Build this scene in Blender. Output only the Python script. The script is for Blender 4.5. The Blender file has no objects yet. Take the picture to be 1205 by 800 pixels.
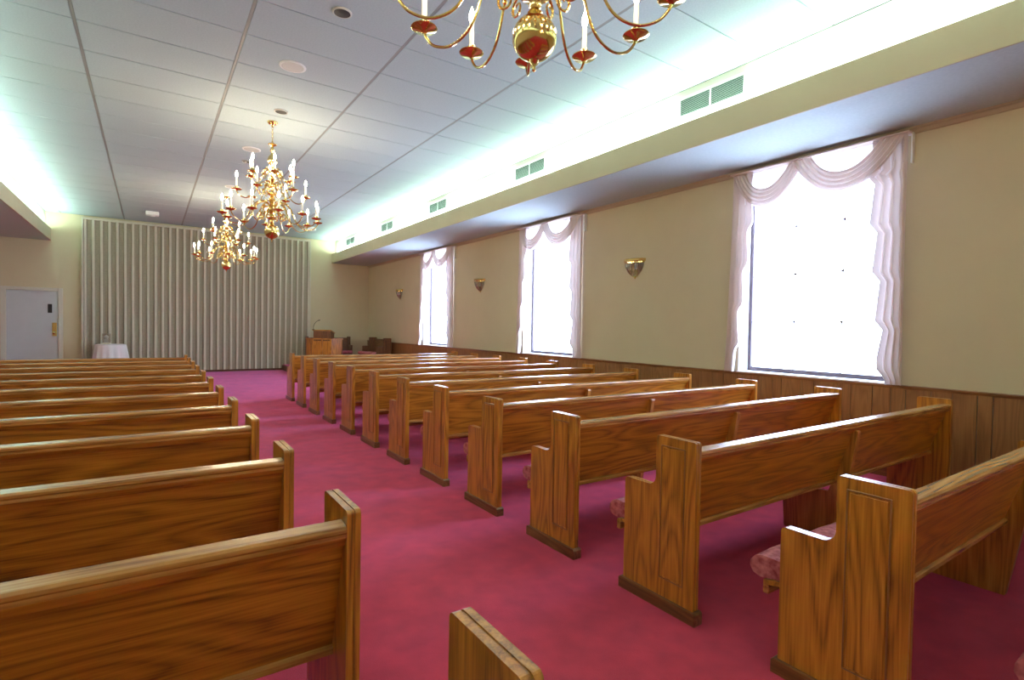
import bpy, bmesh, math, random
from mathutils import Vector, Matrix
random.seed(7)
PI = math.pi
S = bpy.context.scene
C = S.collection
def R(d): return math.radians(d)

# ------------------------------------------------------------------ camera
YAW, PITCH, ROLL, CAMH, FPX = .5988, -.0227, .0171, 1.33, 624.38
cy_, sy_ = math.cos(YAW), math.sin(YAW)
r_ = Vector((cy_, -sy_, 0)); f_ = Vector((sy_, cy_, 0)); u_ = Vector((0, 0, 1))
f2 = f_*math.cos(PITCH) + u_*math.sin(PITCH); u2 = -f_*math.sin(PITCH) + u_*math.cos(PITCH)
r3 = r_*math.cos(ROLL) + u2*math.sin(ROLL); u3 = -r_*math.sin(ROLL) + u2*math.cos(ROLL)
cam = bpy.data.cameras.new('camera'); cam.sensor_width = 36; cam.lens = 36*FPX/1205; cam.clip_start = .02; cam.clip_end = 300
co = bpy.data.objects.new('camera', cam); C.objects.link(co)
m = Matrix((r3, u3, -f2)).transposed().to_4x4(); m.translation = Vector((0, 0, CAMH)); co.matrix_world = m
S.camera = co
S.view_settings.view_transform = 'Standard'; S.view_settings.look = 'None'
S.view_settings.gamma = 1; S.view_settings.use_curve_mapping = False
S.view_settings.exposure = 0.75
S.cycles.max_bounces = 10; S.cycles.diffuse_bounces = 6; S.cycles.glossy_bounces = 4
S.cycles.transparent_max_bounces = 12; S.cycles.sample_clamp_indirect = 6

# ------------------------------------------------------------------ daylight (overcast sky) and cove lights
W = bpy.data.worlds.new('sky'); S.world = W; W.use_nodes = True
bg = W.node_tree.nodes['Background']; bg.inputs[0].default_value = (.56, .71, 1, 1); bg.inputs[1].default_value = 13
def area(name, loc, rot, sx, sy, power, col, portal=False, spread=PI):
    l = bpy.data.lights.new(name, 'AREA'); l.shape = 'RECTANGLE'; l.size = sx; l.size_y = sy; l.energy = power; l.color = col
    l.spread = spread
    if portal: l.cycles.is_portal = True
    o = bpy.data.objects.new(name, l); C.objects.link(o); o.location = loc; o.rotation_euler = rot
    return o
WIN = [(2.08, 3.66), (6.45, 8.03), (10.82, 12.40)]          # window openings along y
for k, (a, b) in enumerate(WIN):
    area('window_portal', (5.97, (a+b)/2, 1.98), (0, PI/2, 0), 2.3, b-a, 1, (1, 1, 1), True)
COVE = (.70, 1.0, .84)
area('cove_light', (4.63, 5.45, 3.475), (0, PI - R(8), 0), .055, 21.7, 280, COVE)
area('cove_light', (-1.99, 5.45, 3.475), (0, PI + R(8), 0), .055, 21.7, 212, COVE)

# ------------------------------------------------------------------ materials
def mat(name, col, rough=.6, metal=0., **k):
    M = bpy.data.materials.new(name); M.use_nodes = True
    b = M.node_tree.nodes['Principled BSDF']
    b.inputs['Base Color'].default_value = (*col, 1); b.inputs['Roughness'].default_value = rough; b.inputs['Metallic'].default_value = metal
    for a, v in k.items(): b.inputs[a.replace('_', ' ')].default_value = v
    return M
def N(M, t, **k):
    n = M.node_tree.nodes.new(t)
    for a, v in k.items(): setattr(n, a, v)
    return n
def L(M, a, b): M.node_tree.links.new(a, b)
def BS(M): return M.node_tree.nodes['Principled BSDF']
def bump(M, scale, strength, dist=.002, detail=3, vec=None):
    tc = N(M, 'ShaderNodeTexCoord'); n = N(M, 'ShaderNodeTexNoise'); n.inputs['Scale'].default_value = scale; n.inputs['Detail'].default_value = detail
    b = N(M, 'ShaderNodeBump'); b.inputs['Strength'].default_value = strength; b.inputs['Distance'].default_value = dist
    L(M, tc.outputs['Object'], n.inputs['Vector']); L(M, n.outputs[0], b.inputs['Height']); L(M, b.outputs[0], BS(M).inputs['Normal'])
    return n
def mottled(name, c1, c2, scale, rough, bsc=None, bst=.3, **k):
    M = mat(name, c1, rough, **k)
    tc = N(M, 'ShaderNodeTexCoord'); n = N(M, 'ShaderNodeTexNoise'); n.inputs['Scale'].default_value = scale; n.inputs['Detail'].default_value = 4
    r = N(M, 'ShaderNodeValToRGB'); r.color_ramp.elements[0].position = .3; r.color_ramp.elements[1].position = .7
    r.color_ramp.elements[0].color = (*c1, 1); r.color_ramp.elements[1].color = (*c2, 1)
    L(M, tc.outputs['Object'], n.inputs['Vector']); L(M, n.outputs[0], r.inputs[0]); L(M, r.outputs[0], BS(M).inputs['Base Color'])
    if bsc: bump(M, bsc, bst)
    return M
def wood(name, axis, dark, mid, light, rough=.32, coat=.35):
    M = mat(name, mid, rough); b = BS(M)
    b.inputs['Coat Weight'].default_value = coat; b.inputs['Coat Roughness'].default_value = .18
    tc = N(M, 'ShaderNodeTexCoord'); oi = N(M, 'ShaderNodeObjectInfo')
    mul = N(M, 'ShaderNodeMath', operation='MULTIPLY'); mul.inputs[1].default_value = 37.
    cmb = N(M, 'ShaderNodeCombineXYZ'); L(M, oi.outputs['Random'], mul.inputs[0])
    for i in range(3): L(M, mul.outputs[0], cmb.inputs[i])
    add = N(M, 'ShaderNodeVectorMath', operation='ADD'); L(M, tc.outputs['Object'], add.inputs[0]); L(M, cmb.outputs[0], add.inputs[1])
    i = 'XYZ'.index(axis)
    def mapped(along, across):
        mp = N(M, 'ShaderNodeMapping'); s = [across]*3; s[i] = along; mp.inputs['Scale'].default_value = s
        L(M, add.outputs[0], mp.inputs['Vector']); return mp
    # cathedral figure: rings cut lengthwise
    big = N(M, 'ShaderNodeTexNoise'); big.inputs['Scale'].default_value = 1.; big.inputs['Detail'].default_value = 1.5
    L(M, mapped(.8, 6.5).outputs[0], big.inputs['Vector'])
    rg = N(M, 'ShaderNodeMath', operation='MULTIPLY'); rg.inputs[1].default_value = 22.; L(M, big.outputs[0], rg.inputs[0])
    fr = N(M, 'ShaderNodeMath', operation='PINGPONG'); fr.inputs[1].default_value = 1.; L(M, rg.outputs[0], fr.inputs[0])
    fine = N(M, 'ShaderNodeTexNoise'); fine.inputs['Scale'].default_value = 1.; fine.inputs['Detail'].default_value = 4
    L(M, mapped(4., 150.).outputs[0], fine.inputs['Vector'])
    m1 = N(M, 'ShaderNodeMix'); m1.inputs[0].default_value = .68; L(M, fr.outputs[0], m1.inputs[2]); L(M, fine.outputs[0], m1.inputs[3])
    r = N(M, 'ShaderNodeValToRGB'); e = r.color_ramp.elements
    e[0].position = .22; e[0].color = (*dark, 1); e[1].position = .78; e[1].color = (*light, 1); x = e.new(.47); x.color = (*mid, 1)
    L(M, m1.outputs[0], r.inputs[0]); L(M, r.outputs[0], b.inputs['Base Color'])
    bp = N(M, 'ShaderNodeBump'); bp.inputs['Strength'].default_value = .12; bp.inputs['Distance'].default_value = .001
    L(M, fine.outputs[0], bp.inputs['Height']); L(M, bp.outputs[0], b.inputs['Normal'])
    return M
OD, OM, OL = (.17, .058, .006), (.42, .156, .015), (.60, .25, .030)
M = {}
M['oak_h'] = wood('oak_along_x', 'X', OD, OM, OL)
M['oak_v'] = wood('oak_upright', 'Z', OD, OM, OL)
M['oak_y'] = wood('oak_along_y', 'Y', OD, OM, OL)
M['oak_cap'] = wood('oak_rail', 'X', (.20, .08, .018), (.42, .18, .045), (.58, .29, .09), .25, .5)
M['oak_sup'] = wood('lit_oak_support', 'Z', (.24, .09, .016), (.44, .18, .03), (.60, .28, .06))  # lighter oak: light on the supports' rear edges is put into the colour
M['oak_base'] = wood('oak_base', 'Y', (.07, .028, .008), (.15, .06, .018), (.22, .10, .03))
M['panel'] = wood('wainscot_oak', 'Z', (.19, .08, .026), (.25, .108, .036), (.31, .138, .048), .4, .2)
M['rail'] = wood('wainscot_rail', 'Y', (.10, .035, .010), (.22, .085, .025), (.30, .13, .04), .35, .3)
M['dark_v'] = wood('dark_oak', 'Z', (.045, .014, .005), (.12, .042, .013), (.18, .07, .02), .4, .2)
M['dark_h'] = wood('dark_oak_h', 'X', (.045, .014, .005), (.12, .042, .013), (.18, .07, .02), .4, .2)
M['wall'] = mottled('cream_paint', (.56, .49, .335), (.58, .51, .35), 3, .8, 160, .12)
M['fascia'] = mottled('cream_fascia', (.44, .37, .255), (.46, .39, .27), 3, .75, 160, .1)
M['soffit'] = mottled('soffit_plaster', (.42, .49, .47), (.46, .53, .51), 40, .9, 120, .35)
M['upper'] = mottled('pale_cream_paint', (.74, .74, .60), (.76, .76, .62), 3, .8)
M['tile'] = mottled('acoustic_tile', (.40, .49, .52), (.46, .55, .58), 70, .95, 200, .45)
M['runner'] = mat('grey_ceiling_runner', (.27, .28, .27), .6)
M['groove'] = mat('tile_joint', (.20, .21, .22), .9)
M['white'] = mat('white_enamel', (.80, .81, .80), .45)
M['white_dull'] = mat('white_grille', (.60, .60, .56), .7)
M['black'] = mat('black_baffle', (.01, .01, .01), .5)
M['vent'] = mat('vent_louver', (.55, .62, .58), .5)
M['brass'] = mat('polished_brass', (.80, .60, .24), .14, 1.)
M['brass_dull'] = mat('satin_brass', (.60, .42, .14), .35, 1.)
M['candle'] = mat('candle_sleeve', (.85, .82, .74), .5)
Mb = mat('lit_bulb', (1, .9, .7), .3); BS(Mb).inputs['Emission Color'].default_value = (1, .82, .56, 1); BS(Mb).inputs['Emission Strength'].default_value = 125; M['bulb'] = Mb
Mt = mat('lit_tube', (1, 1, 1), .3); BS(Mt).inputs['Emission Color'].default_value = (.82, 1, .86, 1); BS(Mt).inputs['Emission Strength'].default_value = 6; M['tube'] = Mt
M['ridge'] = mottled('lit_pleat_ridge', (.56, .52, .43), (.60, .56, .47), 8, .8)  # lighter tone: light catching the pleat ridges is put into the colour
M['bay'] = mottled('shaded_pleat_recess', (.30, .265, .20), (.35, .31, .235), 30, .9)  # darker tone: shade between the ridges is painted into the folds
M['door'] = mottled('grey_white_door', (.50, .53, .57), (.53, .56, .60), 4, .5)
M['trimw'] = mat('off_white_trim', (.58, .56, .50), .5)
M['metal_frame'] = mat('bronze_window_frame', (.10, .075, .085), .4, .4)
M['reveal'] = mat('white_reveal', (.85, .85, .85), .6)
# carpet
Mc = mottled('crimson_carpet', (.52, .040, .066), (.66, .058, .094), 1.3, .95)
n = Mc.node_tree.nodes
tc = N(Mc, 'ShaderNodeTexCoord'); f = N(Mc, 'ShaderNodeTexNoise'); f.inputs['Scale'].default_value = 260; f.inputs['Detail'].default_value = 3
L(Mc, tc.outputs['Object'], f.inputs['Vector']); g = N(Mc, 'ShaderNodeTexNoise'); g.inputs['Scale'].default_value = 7; g.inputs['Detail'].default_value = 5
L(Mc, tc.outputs['Object'], g.inputs['Vector'])
old = [l for l in Mc.node_tree.links if l.to_socket == BS(Mc).inputs['Base Color']][0].from_socket
mx = N(Mc, 'ShaderNodeMix', data_type='RGBA', blend_type='MULTIPLY'); mx.inputs[0].default_value = 1
rr = N(Mc, 'ShaderNodeValToRGB'); rr.color_ramp.elements[0].position = .35; rr.color_ramp.elements[0].color = (.72, .72, .72, 1); rr.color_ramp.elements[1].position = .65; rr.color_ramp.elements[1].color = (1.15, 1.15, 1.15, 1)
av = N(Mc, 'ShaderNodeMath', operation='MULTIPLY_ADD'); av.inputs[1].default_value = .5
hv = N(Mc, 'ShaderNodeMath', operation='MULTIPLY'); hv.inputs[1].default_value = .5
L(Mc, g.outputs[0], hv.inputs[0]); L(Mc, f.outputs[0], av.inputs[0]); L(Mc, hv.outputs[0], av.inputs[2]); L(Mc, av.outputs[0], rr.inputs[0])
L(Mc, old, mx.inputs[6]); L(Mc, rr.outputs[0], mx.inputs[7]); L(Mc, mx.outputs[2], BS(Mc).inputs['Base Color'])
bp = N(Mc, 'ShaderNodeBump'); bp.inputs['Strength'].default_value = .5; bp.inputs['Distance'].default_value = .004; L(Mc, f.outputs[0], bp.inputs['Height']); L(Mc, bp.outputs[0], BS(Mc).inputs['Normal'])
BS(Mc).inputs['Sheen Weight'].default_value = .42; BS(Mc).inputs['Sheen Tint'].default_value = (.70, .40, 1, 1); BS(Mc).inputs['Sheen Roughness'].default_value = .45; BS(Mc).inputs['Specular IOR Level'].default_value = .1
M['carpet'] = Mc
Mq = mottled('red_brocade', (.26, .030, .045), (.56, .17, .19), 38, .85); bump(Mq, 60, .6, .004); M['cushion'] = Mq
def cloth(name, col, tr):
    X = mat(name, col, .9); nt = X.node_tree; b = BS(X); b.inputs['Specular IOR Level'].default_value = .1
    t = N(X, 'ShaderNodeBsdfTranslucent'); t.inputs[0].default_value = (*col, 1)
    mi = N(X, 'ShaderNodeMixShader'); mi.inputs[0].default_value = tr
    L(X, b.outputs[0], mi.inputs[1]); L(X, t.outputs[0], mi.inputs[2]); L(X, mi.outputs[0], nt.nodes['Material Output'].inputs[0])
    return X
M['drape'] = cloth('blush_drape', (.70, .60, .56), .10)
M['sheer'] = cloth('white_sheer', (.90, .88, .88), .55)
M['table'] = cloth('white_tablecloth', (.82, .82, .86), .1)
def glass(name, tint, gl=.12, rough=.05):
    X = mat(name, tint, .1); nt = X.node_tree
    t = N(X, 'ShaderNodeBsdfTransparent'); t.inputs[0].default_value = (*tint, 1)
    g = N(X, 'ShaderNodeBsdfGlossy'); g.inputs['Roughness'].default_value = rough
    mi = N(X, 'ShaderNodeMixShader'); mi.inputs[0].default_value = gl
    L(X, t.outputs[0], mi.inputs[1]); L(X, g.outputs[0], mi.inputs[2]); L(X, mi.outputs[0], nt.nodes['Material Output'].inputs[0])
    return X
M['glass'] = glass('window_glass', (.98, .98, 1), .05)
M['crystal'] = glass('sconce_crystal', (.70, .76, .74), .45, .12)
M['clear'] = glass('clear_acrylic', (.85, .86, .88), .35, .15)

# ------------------------------------------------------------------ mesh helpers
class MB:
    def __init__(s): s.v = []; s.f = []
    def add(s, vs, fs):
        o = len(s.v); s.v += [tuple(v) for v in vs]; s.f += [[i+o for i in f] for f in fs]; return s
    def box(s, x0, x1, y0, y1, z0, z1):
        v = [(x, y, z) for x in (x0, x1) for y in (y0, y1) for z in (z0, z1)]
        return s.add(v, [(0, 1, 3, 2), (4, 6, 7, 5), (0, 4, 5, 1), (2, 3, 7, 6), (0, 2, 6, 4), (1, 5, 7, 3)])
    def prism(s, prof, axis, a, b):
        # prof: closed 2D outline; axis X -> (y,z), Y -> (x,z), Z -> (x,y)
        n = len(prof)
        P = {'X': lambda t, p: (t, p[0], p[1]), 'Y': lambda t, p: (p[0], t, p[1]), 'Z': lambda t, p: (p[0], p[1], t)}[axis]
        v = [P(a, p) for p in prof] + [P(b, p) for p in prof]
        return s.add(v, [list(range(n))[::-1], list(range(n, 2*n))] + [(i, (i+1) % n, n+(i+1) % n, n+i) for i in range(n)])
    def lathe(s, prof, c=(0, 0, 0), seg=16, ang=2*PI, a0=0, sx=1, sy=1, flute=0, nfl=0):
        full = abs(ang-2*PI) < 1e-6; k = seg if full else seg+1; v = []
        for r, z in prof:
            for j in range(k):
                a = a0+ang*j/seg; rr = r*(1+flute*math.cos(a*nfl))
                v.append((c[0]+rr*math.cos(a)*sx, c[1]+rr*math.sin(a)*sy, c[2]+z))
        f = []
        for i in range(len(prof)-1):
            for j in range(seg):
                j2 = (j+1) % k; f.append((i*k+j, i*k+j2, (i+1)*k+j2, (i+1)*k+j))
        return s.add(v, f)
    def tube(s, pts, r, seg=8):
        pts = [Vector(p) for p in pts]; n = len(pts); rs = r if isinstance(r, (list, tuple)) else [r]*n
        v = []; t0 = (pts[1]-pts[0]).normalized(); a = t0.orthogonal().normalized()
        for i, p in enumerate(pts):
            t = (pts[min(i+1, n-1)]-pts[max(i-1, 0)]).normalized(); a = (a-t*a.dot(t)).normalized(); b = t.cross(a)
            for j in range(seg):
                q = 2*PI*j/seg; v.append(p+(a*math.cos(q)+b*math.sin(q))*rs[i])
        f = [(i*seg+j, i*seg+(j+1) % seg, (i+1)*seg+(j+1) % seg, (i+1)*seg+j) for i in range(n-1) for j in range(seg)]
        f += [list(range(seg))[::-1], list(range((n-1)*seg, n*seg))]
        return s.add(v, f)
    def grid(s, fn, nu, nv):
        v = [fn(i/nu, j/nv) for i in range(nu+1) for j in range(nv+1)]
        return s.add(v, [(i*(nv+1)+j, (i+1)*(nv+1)+j, (i+1)*(nv+1)+j+1, i*(nv+1)+j+1) for i in range(nu) for j in range(nv)])
    def mesh(s, name, m, smooth=False, bevel=0, seg=2):
        me = bpy.data.meshes.new(name); me.from_pydata(s.v, [], s.f); 
        bm = bmesh.new(); bm.from_mesh(me); bmesh.ops.recalc_face_normals(bm, faces=bm.faces)
        if bevel:
            es = [e for e in bm.edges if e.is_manifold and e.calc_face_angle(0) > .5]
            bmesh.ops.bevel(bm, geom=es, offset=bevel, segments=seg, profile=.6, affect='EDGES', clamp_overlap=True)
        if smooth:
            for f in bm.faces: f.smooth = True
            for e in bm.edges:
                if e.is_manifold and e.calc_face_angle(0) > .7: e.smooth = False
        bm.to_mesh(me); bm.free(); me.materials.append(m); return me
    def build(s, name, m, parent=None, loc=None, smooth=False, bevel=0, seg=2):
        o = bpy.data.objects.new(name, s.mesh(name, m, smooth, bevel, seg)); C.objects.link(o)
        if parent: o.parent = parent
        if loc: o.location = loc
        return o
def tag(o, label=None, cat=None, group=None, kind=None):
    if label: o['label'] = label
    if cat: o['category'] = cat
    if group: o['group'] = group
    if kind: o['kind'] = kind
    return o
def empty(name, loc=(0, 0, 0), rz=0):
    o = bpy.data.objects.new(name, None); o.empty_display_size = .1; C.objects.link(o); o.location = loc; o.rotation_euler.z = rz; return o
def kids():
    d = {}
    for o in C.objects:
        if o.parent: d.setdefault(o.parent, []).append(o)
    return d
def copy_tree(o, K, parent=None):
    c = o.copy(); C.objects.link(c); c.parent = parent
    for ch in K.get(o, []): copy_tree(ch, K, c)
    return c
def copyo(o, name, parent, loc=None, rz=None):
    c = bpy.data.objects.new(name, o.data); C.objects.link(c); c.parent = parent
    c.location = loc or o.location
    if rz is not None: c.rotation_euler.z = rz
    return c
def struct(o): o['kind'] = 'structure'; return o

# ------------------------------------------------------------------ room
XL, XR, Y0, YB, ZC = -3.10, 5.728, -5.6, 16.5, 3.874
XF, XU, ZF0, ZF1 = 4.565, 4.667, 3.205, 3.483            # right fascia, upper wall
LF, LU = -1.925, -2.03
struct(MB().box(XL-.3, XR+.5, Y0-.3, YB+.3, -.2, 0).build('floor', M['carpet']))
# ceiling with individual tiles
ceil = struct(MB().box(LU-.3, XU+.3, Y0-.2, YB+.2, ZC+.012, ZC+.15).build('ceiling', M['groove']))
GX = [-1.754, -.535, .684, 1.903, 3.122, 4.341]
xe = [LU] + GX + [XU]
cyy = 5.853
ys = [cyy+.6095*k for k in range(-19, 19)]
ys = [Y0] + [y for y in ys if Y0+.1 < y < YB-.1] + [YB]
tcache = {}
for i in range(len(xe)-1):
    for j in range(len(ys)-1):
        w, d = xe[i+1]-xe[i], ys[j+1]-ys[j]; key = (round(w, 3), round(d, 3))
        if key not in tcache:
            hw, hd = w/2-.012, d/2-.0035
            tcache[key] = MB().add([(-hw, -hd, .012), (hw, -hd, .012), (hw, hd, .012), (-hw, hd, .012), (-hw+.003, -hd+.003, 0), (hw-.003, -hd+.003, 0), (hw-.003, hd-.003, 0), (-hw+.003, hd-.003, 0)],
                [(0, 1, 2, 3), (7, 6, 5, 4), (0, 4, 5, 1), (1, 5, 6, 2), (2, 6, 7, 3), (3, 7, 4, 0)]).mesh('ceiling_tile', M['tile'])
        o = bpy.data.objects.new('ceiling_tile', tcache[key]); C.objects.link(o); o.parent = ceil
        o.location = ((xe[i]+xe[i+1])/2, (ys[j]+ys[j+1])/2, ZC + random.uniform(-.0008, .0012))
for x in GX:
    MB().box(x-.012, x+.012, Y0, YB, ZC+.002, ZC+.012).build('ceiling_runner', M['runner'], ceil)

# right wall around three windows
TH = .24; ZW0, ZW1 = .875, 3.10
ycut = [Y0] + [v for p in WIN for v in p] + [YB]
rw = MB()
for k in range(0, len(ycut), 2): rw.box(XR, XR+TH, ycut[k], ycut[k+1], 0, ZC+.1)
for a, b in WIN: rw.box(XR, XR+TH, a, b, 0, ZW0-.03); rw.box(XR, XR+TH, a, b, ZW1, ZC+.1)
wr = struct(rw.build('wall_right', M['wall']))
struct(MB().box(XL-.2, XL, Y0, YB, 0, ZC+.1).build('wall_left', M['wall']))
struct(MB().box(XL-.2, XR+TH, Y0-.2, Y0, 0, ZC+.1).build('wall_rear', M['wall']))
DX0, DX1, DZ = -2.72, -1.80, 2.015
bw = MB().box(XL-.2, DX0, YB, YB+.2, 0, ZC+.1).box(DX1, XR+TH, YB, YB+.2, 0, ZC+.1).box(DX0, DX1, YB, YB+.2, DZ, ZC+.1)
struct(bw.build('wall_back', M['wall']))
# upper walls above the light coves, soffits and fascias
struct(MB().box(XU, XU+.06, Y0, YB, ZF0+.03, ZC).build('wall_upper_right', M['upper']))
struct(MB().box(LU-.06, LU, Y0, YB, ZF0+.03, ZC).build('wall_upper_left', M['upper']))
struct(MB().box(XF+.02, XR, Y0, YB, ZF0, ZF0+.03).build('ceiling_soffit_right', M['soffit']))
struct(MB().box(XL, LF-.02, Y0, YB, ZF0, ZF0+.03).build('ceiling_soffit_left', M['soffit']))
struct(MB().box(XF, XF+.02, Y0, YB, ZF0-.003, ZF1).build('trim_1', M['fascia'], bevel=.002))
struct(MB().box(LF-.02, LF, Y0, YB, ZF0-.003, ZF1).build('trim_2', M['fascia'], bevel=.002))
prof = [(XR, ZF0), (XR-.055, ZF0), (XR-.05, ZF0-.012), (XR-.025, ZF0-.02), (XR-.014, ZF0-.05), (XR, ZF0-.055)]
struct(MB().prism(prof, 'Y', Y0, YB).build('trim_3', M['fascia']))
# fluorescent tubes lying in the coves
tub = []
ONUM = ['first', 'second', 'third', 'fourth', 'fifth', 'sixth', 'seventh', 'eighth', 'ninth', 'tenth', 'eleventh', 'twelfth', 'thirteenth', 'fourteenth', 'fifteenth']
for side, x in (('right', XF+.052), ('left', LF-.052)):
    for k in range(15):
        y = -2.5+k*1.31
        if y > YB-.7: break
        e = empty('fluorescent_light', (x, y, ZF0+.03))
        tag(e, 'slim fluorescent strip in the %s ceiling cove, %s from the camera wall' % (side, ONUM[k]), 'light', 'fluorescent strips in the %s cove' % side)
        if not tub:
            a = MB().box(-.02, .02, -.62, .62, 0, .05).build('batten', M['white'], e)
            b = MB().tube([(0, -.6, .07), (0, .6, .07)], .016, 8).build('tube', M['tube'], e, smooth=True); tub = [a, b]
        else:
            copyo(tub[0], 'batten', e); copyo(tub[1], 'tube', e)

# wainscot on the right wall: separate planks and a cap rail
wn = struct(MB().box(XR-.012, XR, Y0, YB, 0, .84).build('trim_4', M['groove']))
wn['label'] = 'oak plank wainscot along the window wall'
y = Y0; ws = [.135, .19, .10, .235, .15, .205, .12, .17]; k = 0
pc = {}
while y < YB-.02:
    w = min(ws[(k*5+k//7) % 8], YB-y); key = round(w, 4)
    if key not in pc: pc[key] = MB().box(-.012, 0, .002, w-.0025, 0, .835).mesh('plank', M['panel'], bevel=.0025, seg=1)
    o = bpy.data.objects.new('plank', pc[key]); C.objects.link(o); o.parent = wn; o.location = (XR-.012, y, 0)
    y += w; k += 1
prof = [(XR, .832), (XR-.028, .832), (XR-.030, .845), (XR-.036, .850), (XR-.036, .862), (XR, .866)]
MB().prism(prof, 'Y', Y0, YB).build('cap_rail', M['rail'], wn, bevel=.0015)
MB().box(XR-.036, XR-.024, Y0, YB, 0, .09).build('foot_board', M['rail'], wn, bevel=.003)
struct(MB().box(-1.72, 3.16, YB-.035, YB, 0, .055).build('baseboard_back', M['dark_h'], bevel=.004))
struct(MB().box(XL, XL+.015, Y0, YB, 0, .09).build('baseboard_left', M['rail']))

# windows
for k, (a, b) in enumerate(WIN):
    w = struct(empty('window_%d' % (k+1), (XR, a, ZW0))); W_ = b-a; H_ = ZW1-ZW0; X1 = .20
    MB().box(-.025, X1, 0, W_, -.028, 0).build('window_sill', M['white'], w, bevel=.003)
    rv = MB().box(.001, X1, 0, .012, 0, H_).box(.001, X1, W_-.012, W_, 0, H_).box(.001, X1, .012, W_-.012, H_-.012, H_)
    rv.build('reveal_lining', M['reveal'], w)
    fr = MB().box(X1-.02, X1+.03, .012, .05, 0, H_-.012).box(X1-.02, X1+.03, W_-.05, W_-.012, 0, H_-.012).box(X1-.02, X1+.03, .05, W_-.05, 0, .045).box(X1-.02, X1+.03, .05, W_-.05, H_-.057, H_-.012)
    fr.build('window_frame', M['metal_frame'], w, bevel=.003)
    ny, nz = 3, 4; pw = (W_-.1)/ny; ph = (H_-.102)/nz
    for i in range(1, ny): MB().box(X1-.003, X1+.006, .05+i*pw-.006, .05+i*pw+.006, .045, H_-.057).build('muntin', M['white'], w)
    for j in range(1, nz): MB().box(X1-.004, X1+.007, .05, W_-.05, .045+j*ph-.006, .045+j*ph+.006).build('muntin', M['white'], w)
    for i in range(1, ny):
        for j in range(1, nz): MB().box(X1-.010, X1-.004, .05+i*pw-.011, .05+i*pw+.011, .045+j*ph-.011, .045+j*ph+.011).build('muntin_boss', M['metal_frame'], w)
    for i in range(ny):
        for j in range(nz): MB().box(X1+.009, X1+.012, .05+i*pw, .05+(i+1)*pw, .045+j*ph, .045+(j+1)*ph).build('pane', M['glass'], w)

# drapery: two swags, two cascades, a sheer valance, a covered board
def tri(x): x = x % 1; return x
def make_drapes(k, y0, y1, seed):
    rnd = random.Random(seed)
    zt = ZF0-.058; Wd = y1-y0; mid = y0+Wd*.56
    e = empty('window_drapery', (XR, (y0+y1)/2, ZW0))
    e['_'] = 0; del e['_']
    o = Vector((XR, (y0+y1)/2, ZW0))
    def T(x, y, z): return (x-o.x, y-o.y, z-o.z)
    MB().box(-.13, 0, y0-.03-o.y, y1+.0-o.y, zt-o.z-.002, zt+.012-o.z).build('mounting_board', M['drape'], e)
    MB().box(-.05, 0, y0-.035-o.y, y0-.022-o.y, zt-.26-o.z, zt+.012-o.z).build('board_return', M['white'], e)
    def sheer(u, v):
        return T(XR-.035+.006*math.sin(u*90), y0+.1+u*(Wd-.2), zt-v*(.36+.03*math.sin(u*2*PI*2)))
    MB().grid(sheer, 60, 6).build('sheer_valance', M['sheer'], e, smooth=True)
    def swag(a, b, dep, off):
        def fn(u, v):
            # u along the swag, v from top edge to bottom edge
            ya = a+(b-a)*(.20*(1-v)); yb = b-(b-a)*(.20*(1-v))
            yy = ya+(yb-ya)*u
            q = 1-abs(2*u-1)**2.2
            d = (.22+.20*v)*dep
            zz = zt-.004-d*q
            xx = XR-.075-off-.05*q*math.sin(PI*(.25+.5*v))-.016*math.sin(v*2*PI*4.5+u*1.5)*(.45+.55*q)
            return T(xx, yy, zz)
        MB().grid(fn, 40, 44).build('swag', M['drape'], e, smooth=True)
    swag(mid-.06, y1, 1.0, 0); swag(y0, mid+.06, 1.0, .03)
    def cascade(near, ph):
        def fn(u, v):
            H = zt-.87; z = zt-.004-v*H
            steps = 5; t = (v*steps+ph) % 1
            w = .27-.13*min(1, v*1.3)+.075*(t if t < .8 else (1-t)/.2*.8)*(1 if v > .12 else 0)
            if v > .9: w *= 1-.25*(v-.9)/.1
            flare = .05*v*v
            if near: yy = y0-flare*.3+u*w
            else: yy = y1+flare-u*w
            xx = XR-.055-.028*math.sin(u*2*PI*3.2+.5*v)-.03*v*u
            if u > .96: xx -= .02
            return T(xx, yy, z)
        MB().grid(fn, 36, 50).build('cascade', M['drape'], e, smooth=True)
    cascade(True, .1+seed*.2); cascade(False, .55+seed*.3)
    return e
DR = [(2.00, 3.74), (6.37, 8.11), (10.72, 12.46)]
dl = ['blush swag drapery on the large window nearest the camera', 'blush swag drapery on the middle window of the right wall', 'blush swag drapery on the far window nearest the pulpit']
for k, (a, b) in enumerate(DR): tag(make_drapes(k, a, b, k), dl[k], 'curtain', 'swag drapery on the windows')

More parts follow.
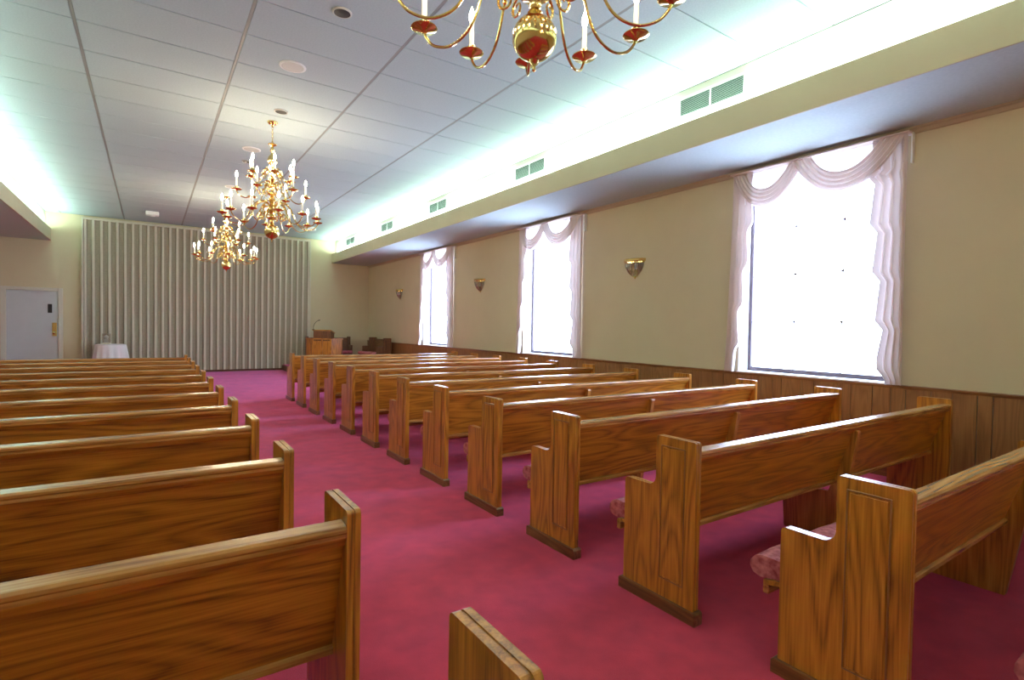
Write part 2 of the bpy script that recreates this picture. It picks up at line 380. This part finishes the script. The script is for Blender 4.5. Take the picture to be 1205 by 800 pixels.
# wall sconces
sc = None
for k, y in enumerate((5.30, 9.60, 13.92)):
    lab = ['brass and crystal half-bowl sconce between the near and middle windows', 'brass and crystal sconce between the middle and far windows', 'small brass and crystal sconce beyond the far window']
    e = empty('wall_sconce', (XR, y, 2.07))
    tag(e, lab[k], 'wall lamp', 'brass and crystal sconces')
    if sc is None:
        a = MB().lathe([(.172, .21), (.172, .225), (.19, .235), (.195, .265), (.185, .272), (.165, .272), (.165, .21)], seg=8, ang=PI, a0=PI/2, sx=.62).build('rim', M['brass'], e)
        b = MB().lathe([(.165, .21), (.152, .15), (.112, .085), (.06, .038), (.02, .016)], seg=96, ang=PI, a0=PI/2, sx=.62, flute=.07, nfl=26).build('crystal_bowl', M['crystal'], e, smooth=True)
        c = MB().lathe([(.026, .032), (.03, .02), (.014, .008), (.012, -.004), (0.001, -.012)], seg=10, ang=PI, a0=PI/2).build('finial', M['brass'], e, smooth=True)
        d = MB().box(-.012, 0, -.05, .05, .02, .25).build('back_plate', M['brass'], e, bevel=.003)
        i_ = MB().tube([(-.05, -.06, .12), (-.05, -.06, .2)], .022, 8).tube([(-.05, .06, .12), (-.05, .06, .2)], .022, 8).build('bulb', M['candle'], e, smooth=True)
        sc = [a, b, c, d, i_]
    else:
        for q in sc: copyo(q, q.name.split('.')[0], e)

# supply vents on the upper right wall
vl = ['nearest', 'second', 'third', 'fourth', 'farthest']
vm = None
for k, y in enumerate((3.36, 6.45, 9.50, 12.2, 15.0)):
    e = empty('air_vent', (XU, y, 3.585))
    tag(e, 'pale green louvred air vent above the right cove, %s from the camera' % vl[k], 'vent', 'air vents above the right cove')
    if vm is None:
        w, h = .385, .215
        fr = MB().box(-.012, 0, -w, w, 0, .022).box(-.012, 0, -w, w, h-.022, h).box(-.012, 0, -w, -w+.022, .022, h-.022).box(-.012, 0, w-.022, w, .022, h-.022).box(-.012, 0, -.008, .008, .022, h-.022).build('vent_frame', M['white'], e, bevel=.002)
        bk = MB().box(-.003, -.001, -w+.022, w-.022, .022, h-.022).build('vent_backing', mat('vent_shadow', (.08, .12, .10), .8), e)
        lv = []
        for j in range(11):
            z = .027+j*.0152
            lv.append(MB().add([(-.011, -w+.022, z+.002), (-.011, w-.022, z+.002), (-.004, w-.022, z+.010), (-.004, -w+.022, z+.010)], [(0, 1, 2, 3)]).build('louver', M['vent'], e))
        vm = [fr, bk] + lv
    else:
        for q in vm: copyo(q, q.name.split('.')[0], e)
# ledge spotlight
e = tag(empty('ledge_spotlight', (XU, 7.72, 3.62)), 'small white spotlight on the upper wall beside the second vent', 'spotlight')
MB().tube([(0, 0, .05), (-.03, 0, .05)], .03, 12).build('base', M['white'], e, smooth=True)
MB().tube([(-.03, 0, .05), (-.05, .02, .03), (-.07, .05, .02), (-.09, .12, 0)], [.008, .03, .035, .038], 12).build('lamp_head', M['white'], e, smooth=True)

# ceiling fittings
def disc(name, x, y, r, mt, label, cat, group=None, rim=None):
    e = tag(empty(name, (x, y, ZC)), label, cat, group)
    MB().lathe([(r, 0), (r, -.008), (r*.88, -.014), (r*.82, -.010)], seg=32).build('rim', rim or M['white'], e, smooth=True)
    MB().lathe([(r*.84, -.009), (r*.4, -.012), (.001, -.013)], seg=32).build('face', mt, e, smooth=True)
for k, (x, y) in enumerate([(1.288, 4.42), (1.292, 6.88), (1.26, 9.31)]):
    disc('recessed_downlight', x, y, .078, M['black'], ['unlit black recessed downlight nearest the camera, by the top edge', 'unlit black downlight just before the middle chandelier', 'unlit black downlight behind the middle chandelier'][k], 'downlight', 'recessed ceiling downlights', M['white_dull'])
for k, (x, y) in enumerate([(1.16, 5.62), (1.22, 8.62), (1.26, 11.2)]):
    disc('ceiling_speaker', x, y, .125, M['white_dull'], ['round ceiling speaker grille nearest the camera', 'round ceiling speaker behind the middle chandelier', 'round ceiling speaker above the far chandelier'][k], 'speaker', 'round ceiling speakers')
for k, (x, y) in enumerate([(.04, 14.9), (3.45, 14.5)]):
    e = tag(empty('stage_spotlight', (x, y, ZC)), ['small white box fixture under ceiling, left of the chandeliers', 'small white fixture under ceiling, right of the chandeliers'][k], 'spotlight', 'white fixtures near the front wall')
    MB().box(-.13, .13, -.09, .09, -.09, 0).build('housing', M['white'], e, bevel=.02)
    MB().lathe([(.06, -.09), (.05, -.105), (.001, -.105)], seg=16).build('lens', M['white'], e, smooth=True)

# pleated partition across the front
e = tag(empty('pleated_partition', (-1.30, YB, 0)), 'wide beige pleated folding partition covering the front wall', 'partition')
NB = 33; PW = 5.165/NB
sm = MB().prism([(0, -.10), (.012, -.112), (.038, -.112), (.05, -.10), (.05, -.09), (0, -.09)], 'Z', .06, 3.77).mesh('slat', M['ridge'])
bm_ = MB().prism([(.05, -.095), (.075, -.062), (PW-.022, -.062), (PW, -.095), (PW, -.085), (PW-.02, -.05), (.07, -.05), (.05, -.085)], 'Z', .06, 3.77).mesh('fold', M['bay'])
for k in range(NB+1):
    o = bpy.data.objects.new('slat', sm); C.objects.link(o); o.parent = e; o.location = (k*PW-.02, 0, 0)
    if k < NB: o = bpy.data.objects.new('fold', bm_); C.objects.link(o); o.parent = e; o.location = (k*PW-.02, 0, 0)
MB().box(-.04, 5.21, -.13, 0, 3.77, 3.815).build('top_track', M['ridge'], e, bevel=.004)
MB().box(-.06, -.025, -.13, 0, .055, 3.815).build('end_post', M['ridge'], e, bevel=.004)
MB().box(5.195, 5.23, -.13, 0, .055, 3.815).build('end_post', M['ridge'], e, bevel=.004)

# door
d = struct(empty('door_1', (DX0, YB, 0)))
DW = DX1-DX0
MB().box(.008, DW-.008, .02, .06, .01, DZ-.008).build('door_leaf', M['door'], d, bevel=.003)
MB().box(-.085, 0, -.02, 0, 0, DZ+.075).build('door_casing', M['trimw'], d, bevel=.006)
MB().box(DW, DW+.085, -.02, 0, 0, DZ+.075).build('door_casing', M['trimw'], d, bevel=.006)
MB().box(0, DW, -.02, 0, DZ, DZ+.075).build('door_casing', M['trimw'], d, bevel=.006)
MB().box(0, .008, 0, .1, 0, DZ).box(DW-.008, DW, 0, .1, 0, DZ).box(.008, DW-.008, 0, .1, DZ-.008, DZ).build('door_jamb', M['trimw'], d)
MB().box(DW-.195, DW-.115, .012, .02, 1.50, 1.71).build('vision_panel', M['black'], d, bevel=.003)
lk = MB().box(DW-.115, DW-.03, .008, .02, .95, 1.27).build('lock_plate', M['brass_dull'], d, bevel=.003)
MB().lathe([(.012, 0), (.012, .04), (.03, .05), (.034, .07), (.02, .085), (.001, .088)], seg=14).build('door_knob', M['brass'], lk, loc=(DW-.075, .008, 1.03), smooth=True).rotation_euler.x = PI/2

# ------------------------------------------------------------------ pews
PH, PD, AD, AF = .826, .227, .425, .578
def end_profile(ins=0.):
    P = []
    def arc(cx, cz, r, a0, a1, n=5):
        for i in range(n+1):
            a = R(a0+(a1-a0)*i/n); P.append((cx+r*math.cos(a), cz+r*math.sin(a)))
    P.append((ins, 0)); arc(.014+ins, PH-.014-ins, .014, 180, 90)
    arc(PD-.014-ins, PH-.014-ins, .014, 90, 0)
    arc(PD+.045-ins, AF+.045-ins, .045, 180, 270)
    arc(AD-.02-ins, AF-.02-ins, .02, 90, 0)
    P.append((AD-ins, 0)); return P
def make_pew(s, length, name, loc, label, group, mats=None, mid=True, rz=0):
    """s=+1: aisle end at x=0 and the seat runs to +x; s=-1: to -x. Occupants face +y."""
    mm = mats or {}
    ov, oh, oc, ob = (mm.get(k, M[k]) for k in ('oak_v', 'oak_h', 'oak_cap', 'oak_base'))
    e = tag(empty(name, loc, rz), label, 'pew', group)
    def X(a, b): return (min(s*a, s*b), max(s*a, s*b))
    T = .038
    def end(x0, out, nm):
        # three laminations: outer board, shadow groove, inner board
        q = MB().prism(end_profile(), 'X', *X(x0, x0+.016)).prism(end_profile(.003), 'X', *X(x0+.016, x0+.021)).prism(end_profile(), 'X', *X(x0+.021, x0+T))
        p = q.build(nm, ov, e, smooth=False)
        a, b = (x0-.015, x0+T+.006) if out < 0 else (x0-.006, x0+T+.015)
        MB().prism([(-.02, 0), (-.02, .05), (-.012, .058), (AD+.012, .058), (AD+.02, .05), (AD+.02, 0)], 'X', *X(a, b)).build('plinth', ob, p, bevel=.002)
        # routed panel with raised field
        x1 = x0 if out < 0 else x0+T; dx = -.004 if out < 0 else .004
        y0, y1, z0, z1 = .055, .195, .145, .785
        fm = MB()
        for (a0, a1, b0, b1) in ((y0, y1, z0, z0+.006), (y0, y1, z1-.006, z1), (y0, y0+.006, z0+.006, z1-.006), (y1-.006, y1, z0+.006, z1-.006)):
            lo, hi = X(x1-.0005, x1+dx*1.3); fm.box(lo, hi, a0, a1, b0, b1)
        fm.build('panel_moulding', M['panel'], p, bevel=.002, seg=1)
        lo, hi = X(x1-.0005, x1+dx*.9); MB().box(lo, hi, y0+.012, y1-.012, z0+.012, z1-.012).build('raised_panel', ov, p, bevel=.0025, seg=1)
    end(0, -1, 'end_panel'); end(length-T, 1, 'end_panel')
    xi, xo = T, length-T
    # slanting back board, cap rail, bottom rail
    MB().prism([(.022, .755), (.042, .755), (.155, .385), (.135, .385)], 'X', *X(xi, xo)).build('back_board', oh, e)
    cap = [(.004, .752), (.004, .764), (.0, .768), (.0, .778), (.006, .785), (.055, .789), (.062, .783), (.062, .758), (.052, .752)]
    MB().prism(cap, 'X', *X(xi, xo)).build('cap_rail', oc, e, bevel=.0015)
    MB().prism([(.018, .728), (.006, .752), (.045, .752), (.047, .728)], 'X', *X(xi, xo)).build('cap_moulding', oh, e, bevel=.002)
    MB().prism([(.118, .374), (.118, .392), (.128, .398), (.165, .398), (.165, .374)], 'X', *X(xi, xo)).build('bottom_rail', oc, e, bevel=.002)  # brighter rail oak paints in the highlight along this strip
    # seat
    MB().prism([(.165, .376), (.165, .392), (.51, .325), (.51, .305)], 'X', *X(xi, xo)).build('seat_board', oh, e, bevel=.003)
    MB().box(*X(xi, xo), .49, .515, .27, .325).build('seat_front_rail', oc, e, bevel=.006)
    cs = [(.16, .393), (.15, .412), (.30, .405), (.46, .422), (.52, .424), (.553, .412), (.572, .388), (.574, .365), (.560, .342), (.53, .328)]
    nseg = 24; cb = MB(); v = []
    for i in range(nseg+1):
        x = xi+.003+(xo-xi-.006)*i/nseg; v += [(s*x, a, b+(.004*math.sin(i*2.1)+.003*math.sin(i*.7+a*9) if b > .34 else 0)) for a, b in cs]
    n = len(cs)
    cb.add(v, [(i*n+j, i*n+(j+1) % n, (i+1)*n+(j+1) % n, (i+1)*n+j) for i in range(nseg) for j in range(n)] + [list(range(n)), list(range(nseg*n, nseg*n+n))])
    cb.build('seat_cushion', M['cushion'], e, smooth=True)
    if mid:
        xm = length/2-.015
        MB().prism([(.002, .715), (.008, .727), (.03, .727), (.04, .715), (.17, .31), (.47, .295), (.45, .0), (.12, .0), (.115, .02)], 'X', *X(xm, xm+.042)).build('middle_support', mm.get('oak_v', M['oak_sup']), e, bevel=.003)
    return e
PITCH_, YR0, YL0 = .8187, .6686, .603
LEN = 3.222
ORD = ['nearest the camera', 'second from the camera', 'third from the camera', 'fourth from the camera', 'fifth from the camera', 'sixth from the camera', 'seventh from the camera', 'eighth from the camera', 'ninth from the camera', 'tenth from the camera', 'eleventh from the camera', 'twelfth from the camera', 'thirteenth from the camera']
gr, gl = 'oak pews right of the aisle', 'oak pews left of the aisle'
def lab_r(i):
    if i == 0: return 'oak pew at the lower right corner, only its red cushion showing'
    if i == 12: return 'farthest oak pew right of the aisle, first before the pulpit'
    return 'oak pew right of the aisle, its end panel %s' % ORD[i-1]
def lab_l(i):
    if i == 0: return 'oak pew whose end panel top rises alone at the bottom edge'
    if i == 11: return 'farthest oak pew left of the aisle, before the draped round table'
    return 'oak pew left of the aisle, its long back %s' % ORD[i-1]
p0 = make_pew(1, LEN, 'church_pew', (2.028, YR0-PITCH_, 0), lab_r(0), gr)
l0 = make_pew(-1, LEN, 'church_pew', (.479, YL0, 0), lab_l(0), gl)
K = kids()
for i in range(1, 13):
    c = copy_tree(p0, K); c.location = (2.028, YR0+PITCH_*(i-1), 0); c['label'] = lab_r(i)
for i in range(1, 12):
    c = copy_tree(l0, K); c.location = (.479, YL0+PITCH_*i, 0); c['label'] = lab_l(i)

# ------------------------------------------------------------------ platform, pulpit, clergy benches
PZ = .16
pf = struct(MB().box(3.16, XR-.037, 14.0, YB, 0, PZ-.012).build('floor_platform', M['dark_h'], bevel=.004))
MB().box(3.18, XR-.037, 14.02, YB-.001, PZ-.012, PZ).build('carpet_top', M['carpet'], pf)
dm = dict(oak_v=M['dark_v'], oak_h=M['dark_h'], oak_cap=M['dark_h'], oak_base=M['dark_h'])
make_pew(1, 1.18, 'clergy_bench', (5.56, 14.0+.12, PZ), 'short dark bench with red cushion against the right wall', 'dark clergy benches', dm, False, PI/2)
make_pew(-1, 1.25, 'clergy_bench', (3.74, 16.18, PZ), 'short dark bench facing the pews behind the pulpit', 'dark clergy benches', dm, False, PI)
# pulpit
e = tag(empty('pulpit', (3.92, 15.05, PZ), R(-32)), 'wooden pulpit with angled wings and a raised reading desk', 'pulpit')
MB().box(-.25, .25, 0, .30, 0, .76).build('body', M['dark_v'], e, bevel=.004)
MB().box(-.27, .27, -.02, .32, 0, .07).build('plinth', M['dark_h'], e, bevel=.004)
MB().box(-.265, .265, -.018, .32, .76, .795).build('ledge', M['oak_h'], e, bevel=.005)
for x in (-.125, .125):
    p = MB().box(x-.10, x+.10, -.012, .0, .12, .72).build('front_panel', M['oak_v'], e, bevel=.003)
    MB().box(x-.075, x+.075, -.017, -.012, .15, .69).build('raised_field', M['oak_v'], p, bevel=.002)
for x in (-.245, 0, .245): MB().box(x-.018, x+.018, -.02, .0, .07, .76).build('stile', M['oak_v'], e, bevel=.003)
for sgn in (-1, 1):
    a = [(sgn*.25, .02), (sgn*.49, .20), (sgn*.49, .24), (sgn*.25, .06)]
    p = MB().prism(a, 'Z', 0, .76).build('wing', M['oak_v'], e, bevel=.003)
    a = [(sgn*.25, 0), (sgn*.51, .19), (sgn*.51, .26), (sgn*.25, .08)]
    MB().prism(a, 'Z', .76, .795).build('wing_ledge', M['oak_h'], p, bevel=.003)
dk = MB(); dk.prism([(0.0, .795), (0.0, 1.00), (.34, .93), (.34, .795)], 'X', -.235, .235)
dk.build('reading_desk', M['dark_v'], e, bevel=.003)
MB().prism([(-.025, 1.005), (-.025, 1.03), (.37, .95), (.37, .925)], 'X', -.255, .255).build('desk_top', M['oak_h'], e, bevel=.003)
mic = tag(MB().tube([(0, 0, 0), (0, .0, .012)], .03, 12).tube([(0, 0, .012), (.0, .0, .09), (.03, -.01, .17), (.08, -.02, .23), (.125, -.03, .255)], .006, 6).tube([(.12, -.03, .253), (.165, -.035, .268)], .012, 8).build('gooseneck_microphone', M['black'], None, (3.71, 15.13, PZ+1.03), smooth=True), 'thin black gooseneck microphone on the pulpit desk', 'microphone')

# round side table: table, cloth and an acrylic box
tx, ty = -.775, 15.88
e = tag(empty('round_table', (tx, ty, 0)), 'small round side table hidden under the white cloth', 'table')
MB().lathe([(.001, .775), (.28, .775), (.285, .765), (.28, .75), (.001, .75)], seg=32).build('tabletop', M['dark_v'], e, smooth=True)
MB().lathe([(.03, .75), (.025, .4), (.035, .08), (.001, .06)], seg=12).build('pedestal', M['dark_v'], e, smooth=True)
for k in range(3):
    a = k*2*PI/3; MB().tube([(.02*math.cos(a), .02*math.sin(a), .09), (.14*math.cos(a), .14*math.sin(a), .06), (.24*math.cos(a), .24*math.sin(a), .015)], [.018, .016, .014], 8).build('leg', M['dark_v'], e, smooth=True)
def clothf(u, v):
    a = u*2*PI
    if v < .3: r = .295*v/.3; return (r*math.cos(a), r*math.sin(a), .782)
    t = (v-.3)/.7; r = .297+.095*t**.8+.022*t*math.sin(a*15)+.008*t*math.sin(a*7+1)
    return (r*math.cos(a), r*math.sin(a), .782-.76*t**1.02)
tag(MB().grid(clothf, 120, 16).build('tablecloth', M['table'], None, (tx, ty, 0), smooth=True), 'white floor-length cloth draped in folds over the round table', 'tablecloth')
e = tag(empty('display_case', (-.86, ty-.02, .783)), 'small clear case with pale contents standing on the white cloth', 'display case')
MB().box(-.075, .075, -.05, .05, 0, .03).build('base', mat('cream_base', (.72, .66, .50), .5), e, bevel=.004)
MB().box(-.082, .082, -.055, .055, .03, .25).build('clear_cover', M['clear'], e, bevel=.004)
MB().box(-.04, .04, -.02, .02, .03, .12).lathe([(.03, .12), (.05, .17), (.02, .21), (.001, .22)], seg=12).build('ornament', M['white_dull'], e, smooth=True)

# ------------------------------------------------------------------ chandeliers
def chandelier(loc, label):
    e = tag(empty('brass_chandelier', loc), label, 'chandelier', 'brass candle chandeliers')
    z0 = loc[2]                    # ball centre is local z = 0, canopy at ceiling
    zt = ZC-z0
    br = M['brass']
    MB().lathe([(.001, -.135), (.008, -.128), (.006, -.112), (.014, -.10), (.02, -.088)], seg=12).build('finial', br, e, smooth=True)
    MB().lathe([(.001, -.09)]+[(.09*math.cos(a), .09*math.sin(a)) for a in [R(t) for t in range(-80, 81, 10)]]+[(.016, .09)], seg=28).build('ball', br, e, smooth=True)
    col = [(.016, .088), (.03, .10), (.02, .115), (.026, .13), (.02, .15), (.06, .165), (.065, .175), (.03, .19), (.022, .21), (.05, .24), (.055, .27), (.03, .30), (.018, .33), (.03, .37), (.045, .40), (.03, .43), (.018, .45), (.06, .47), (.062, .48), (.02, .495), (.018, .53), (.04, .56), (.045, .59), (.02, .62), (.05, .66), (.052, .67), (.018, .685), (.016, .72), (.03, .75), (.018, .78), (.022, .82), (.05, .86), (.058, .90), (.045, .94), (.02, .97), (.014, .99), (.03, 1.02), (.018, 1.05), (.012, 1.07), (.05, 1.09), (.052, 1.098), (.02, 1.115), (.008, 1.13)]
    MB().lathe(col, seg=18).build('column', br, e, smooth=True)
    pts = [(0, 0, 1.13+(zt-1.16)*i/6) for i in range(7)]
    ch = MB()
    n = int((zt-1.16)/.028)
    for k in range(n):
        z = 1.125+k*.028; a = (k % 2)*PI/2
        ring = [(.009*math.cos(t)*math.cos(a), .009*math.cos(t)*math.sin(a), z+.018*math.sin(t)) for t in [i*2*PI/8 for i in range(9)]]
        ch.tube(ring, .003, 5)
    ch.build('chain', br, e, smooth=True)
    MB().lathe([(.001, zt-.07), (.012, zt-.065), (.018, zt-.045), (.05, zt-.03), (.062, zt-.012), (.062, zt-.001)], seg=20).build('canopy', br, e, smooth=True)
    cache = {}
    def tier(n, r, zc, zh, off, sc_, key):
        c = MB(); 
        if key not in cache:
            drop = .10*sc_
            P = [(.03, zh-.02), (.07, zh+.035*sc_), (r*.30, zh+.03*sc_), (r*.42, zh-.05*sc_), (r*.52, zc-.015), (r*.62, zc-drop*.75), (r*.76, zc-drop), (r*.90, zc-drop*.78), (r*.975, zc-drop*.35), (r, zc-.005)]
            # smooth with Catmull-Rom
            Q = []
            for i in range(len(P)-1):
                p0 = P[max(i-1, 0)]; p1 = P[i]; p2 = P[i+1]; p3 = P[min(i+2, len(P)-1)]
                for t in [j/4 for j in range(4)]:
                    Q.append(tuple(.5*((2*p1[q])+(-p0[q]+p2[q])*t+(2*p0[q]-5*p1[q]+4*p2[q]-p3[q])*t*t+(-p0[q]+3*p1[q]-3*p2[q]+p3[q])*t**3) for q in (0, 1)))
            Q.append(P[-1])
            arm = MB().tube([(x, 0, z) for x, z in Q], .0065, 8)
            kx, kz = P[3]
            d = Vector((P[4][0]-P[3][0], 0, P[4][1]-P[3][1])).normalized()
            for q, rr in ((-.018, .012), (0, .016), (.018, .012)):
                cpt = Vector((kx, 0, kz))+d*q
                arm.tube([cpt-d*.008, cpt-d*.003, cpt+d*.003, cpt+d*.008], [.006, rr, rr, .006], 10)
            # scroll under the arm
            sc2 = MB()
            sp = []; cx, cz = .115*sc_+.02, zc+.02*sc_
            for i in range(26):
                a = i/25*2.6*PI; rad = .046*sc_*(.28+.72*i/25); sp.append((cx+rad*math.cos(a+.6), 0, cz+rad*math.sin(a+.6)))
            ex = sp[-1]; c2x, c2z = ex[0]-.012*sc_, ex[2]+.075*sc_
            for i in range(20):
                a = -PI/2-i/19*2.1*PI; rad = .036*sc_*(1-.6*i/19); sp.append((c2x+rad*math.cos(a), 0, c2z+rad*math.sin(a)))
            sc2.tube(sp, [.0035+.003*math.sin(PI*i/45) for i in range(46)], 6)
            pan = MB().lathe([(.008, -.012), (.016, -.004), (.05, .004), (.060, .013), (.058, .017), (.045, .010), (.016, .008), (.013, .02), (.02, .026), (.019, .045), (.012, .046)], seg=20)
            can = MB().lathe([(.0115, .03), (.0115, .155), (.008, .158), (.001, .158)], seg=10)
            bul = MB().lathe([(.006, .155), (.010, .165), (.015, .182), (.013, .20), (.007, .218), (.002, .232), (.0005, .236)], seg=10)
            cache[key] = (arm.mesh('arm', br, True), sc2.mesh('scroll', br, True), pan.mesh('drip_pan', br, True), can.mesh('candle_sleeve', M['candle'], True), bul.mesh('bulb', M['bulb'], True))
        am, sm_, pm, cm, bm2 = cache[key]
        for k in range(n):
            a = R(off+360/n*k)
            o = bpy.data.objects.new('arm', am); C.objects.link(o); o.parent = e; o.rotation_euler.z = a
            for nm, me, lo in (('scroll', sm_, (0, 0, 0)), ('drip_pan', pm, (r, 0, zc)), ('candle_sleeve', cm, (r, 0, zc)), ('bulb', bm2, (r, 0, zc))):
                q = bpy.data.objects.new(nm, me); C.objects.link(q); q.parent = o; q.location = lo
    tier(12, .555, .165, .33, 27.5, 1.0, 'a')
    tier(6, .40, .47, .58, -4, .8, 'b')
    tier(6, .27, .68, .77, 26, .65, 'c')
    return e
CZ = 2.495
c1 = chandelier((1.275, 1.745, CZ), 'brass candle chandelier cut off by the top edge, nearest the camera')
K = kids()
for loc, lab in (((1.272, 7.30, CZ), 'brass chandelier hanging whole in the middle of the row'), ((1.27, 12.15, CZ), 'brass chandelier farthest away, overlapping the pleated partition'), ((1.275, -3.75, CZ), 'brass chandelier at the rear of the chapel, behind the camera')):
    c = copy_tree(c1, K); c.location = loc; c['label'] = lab
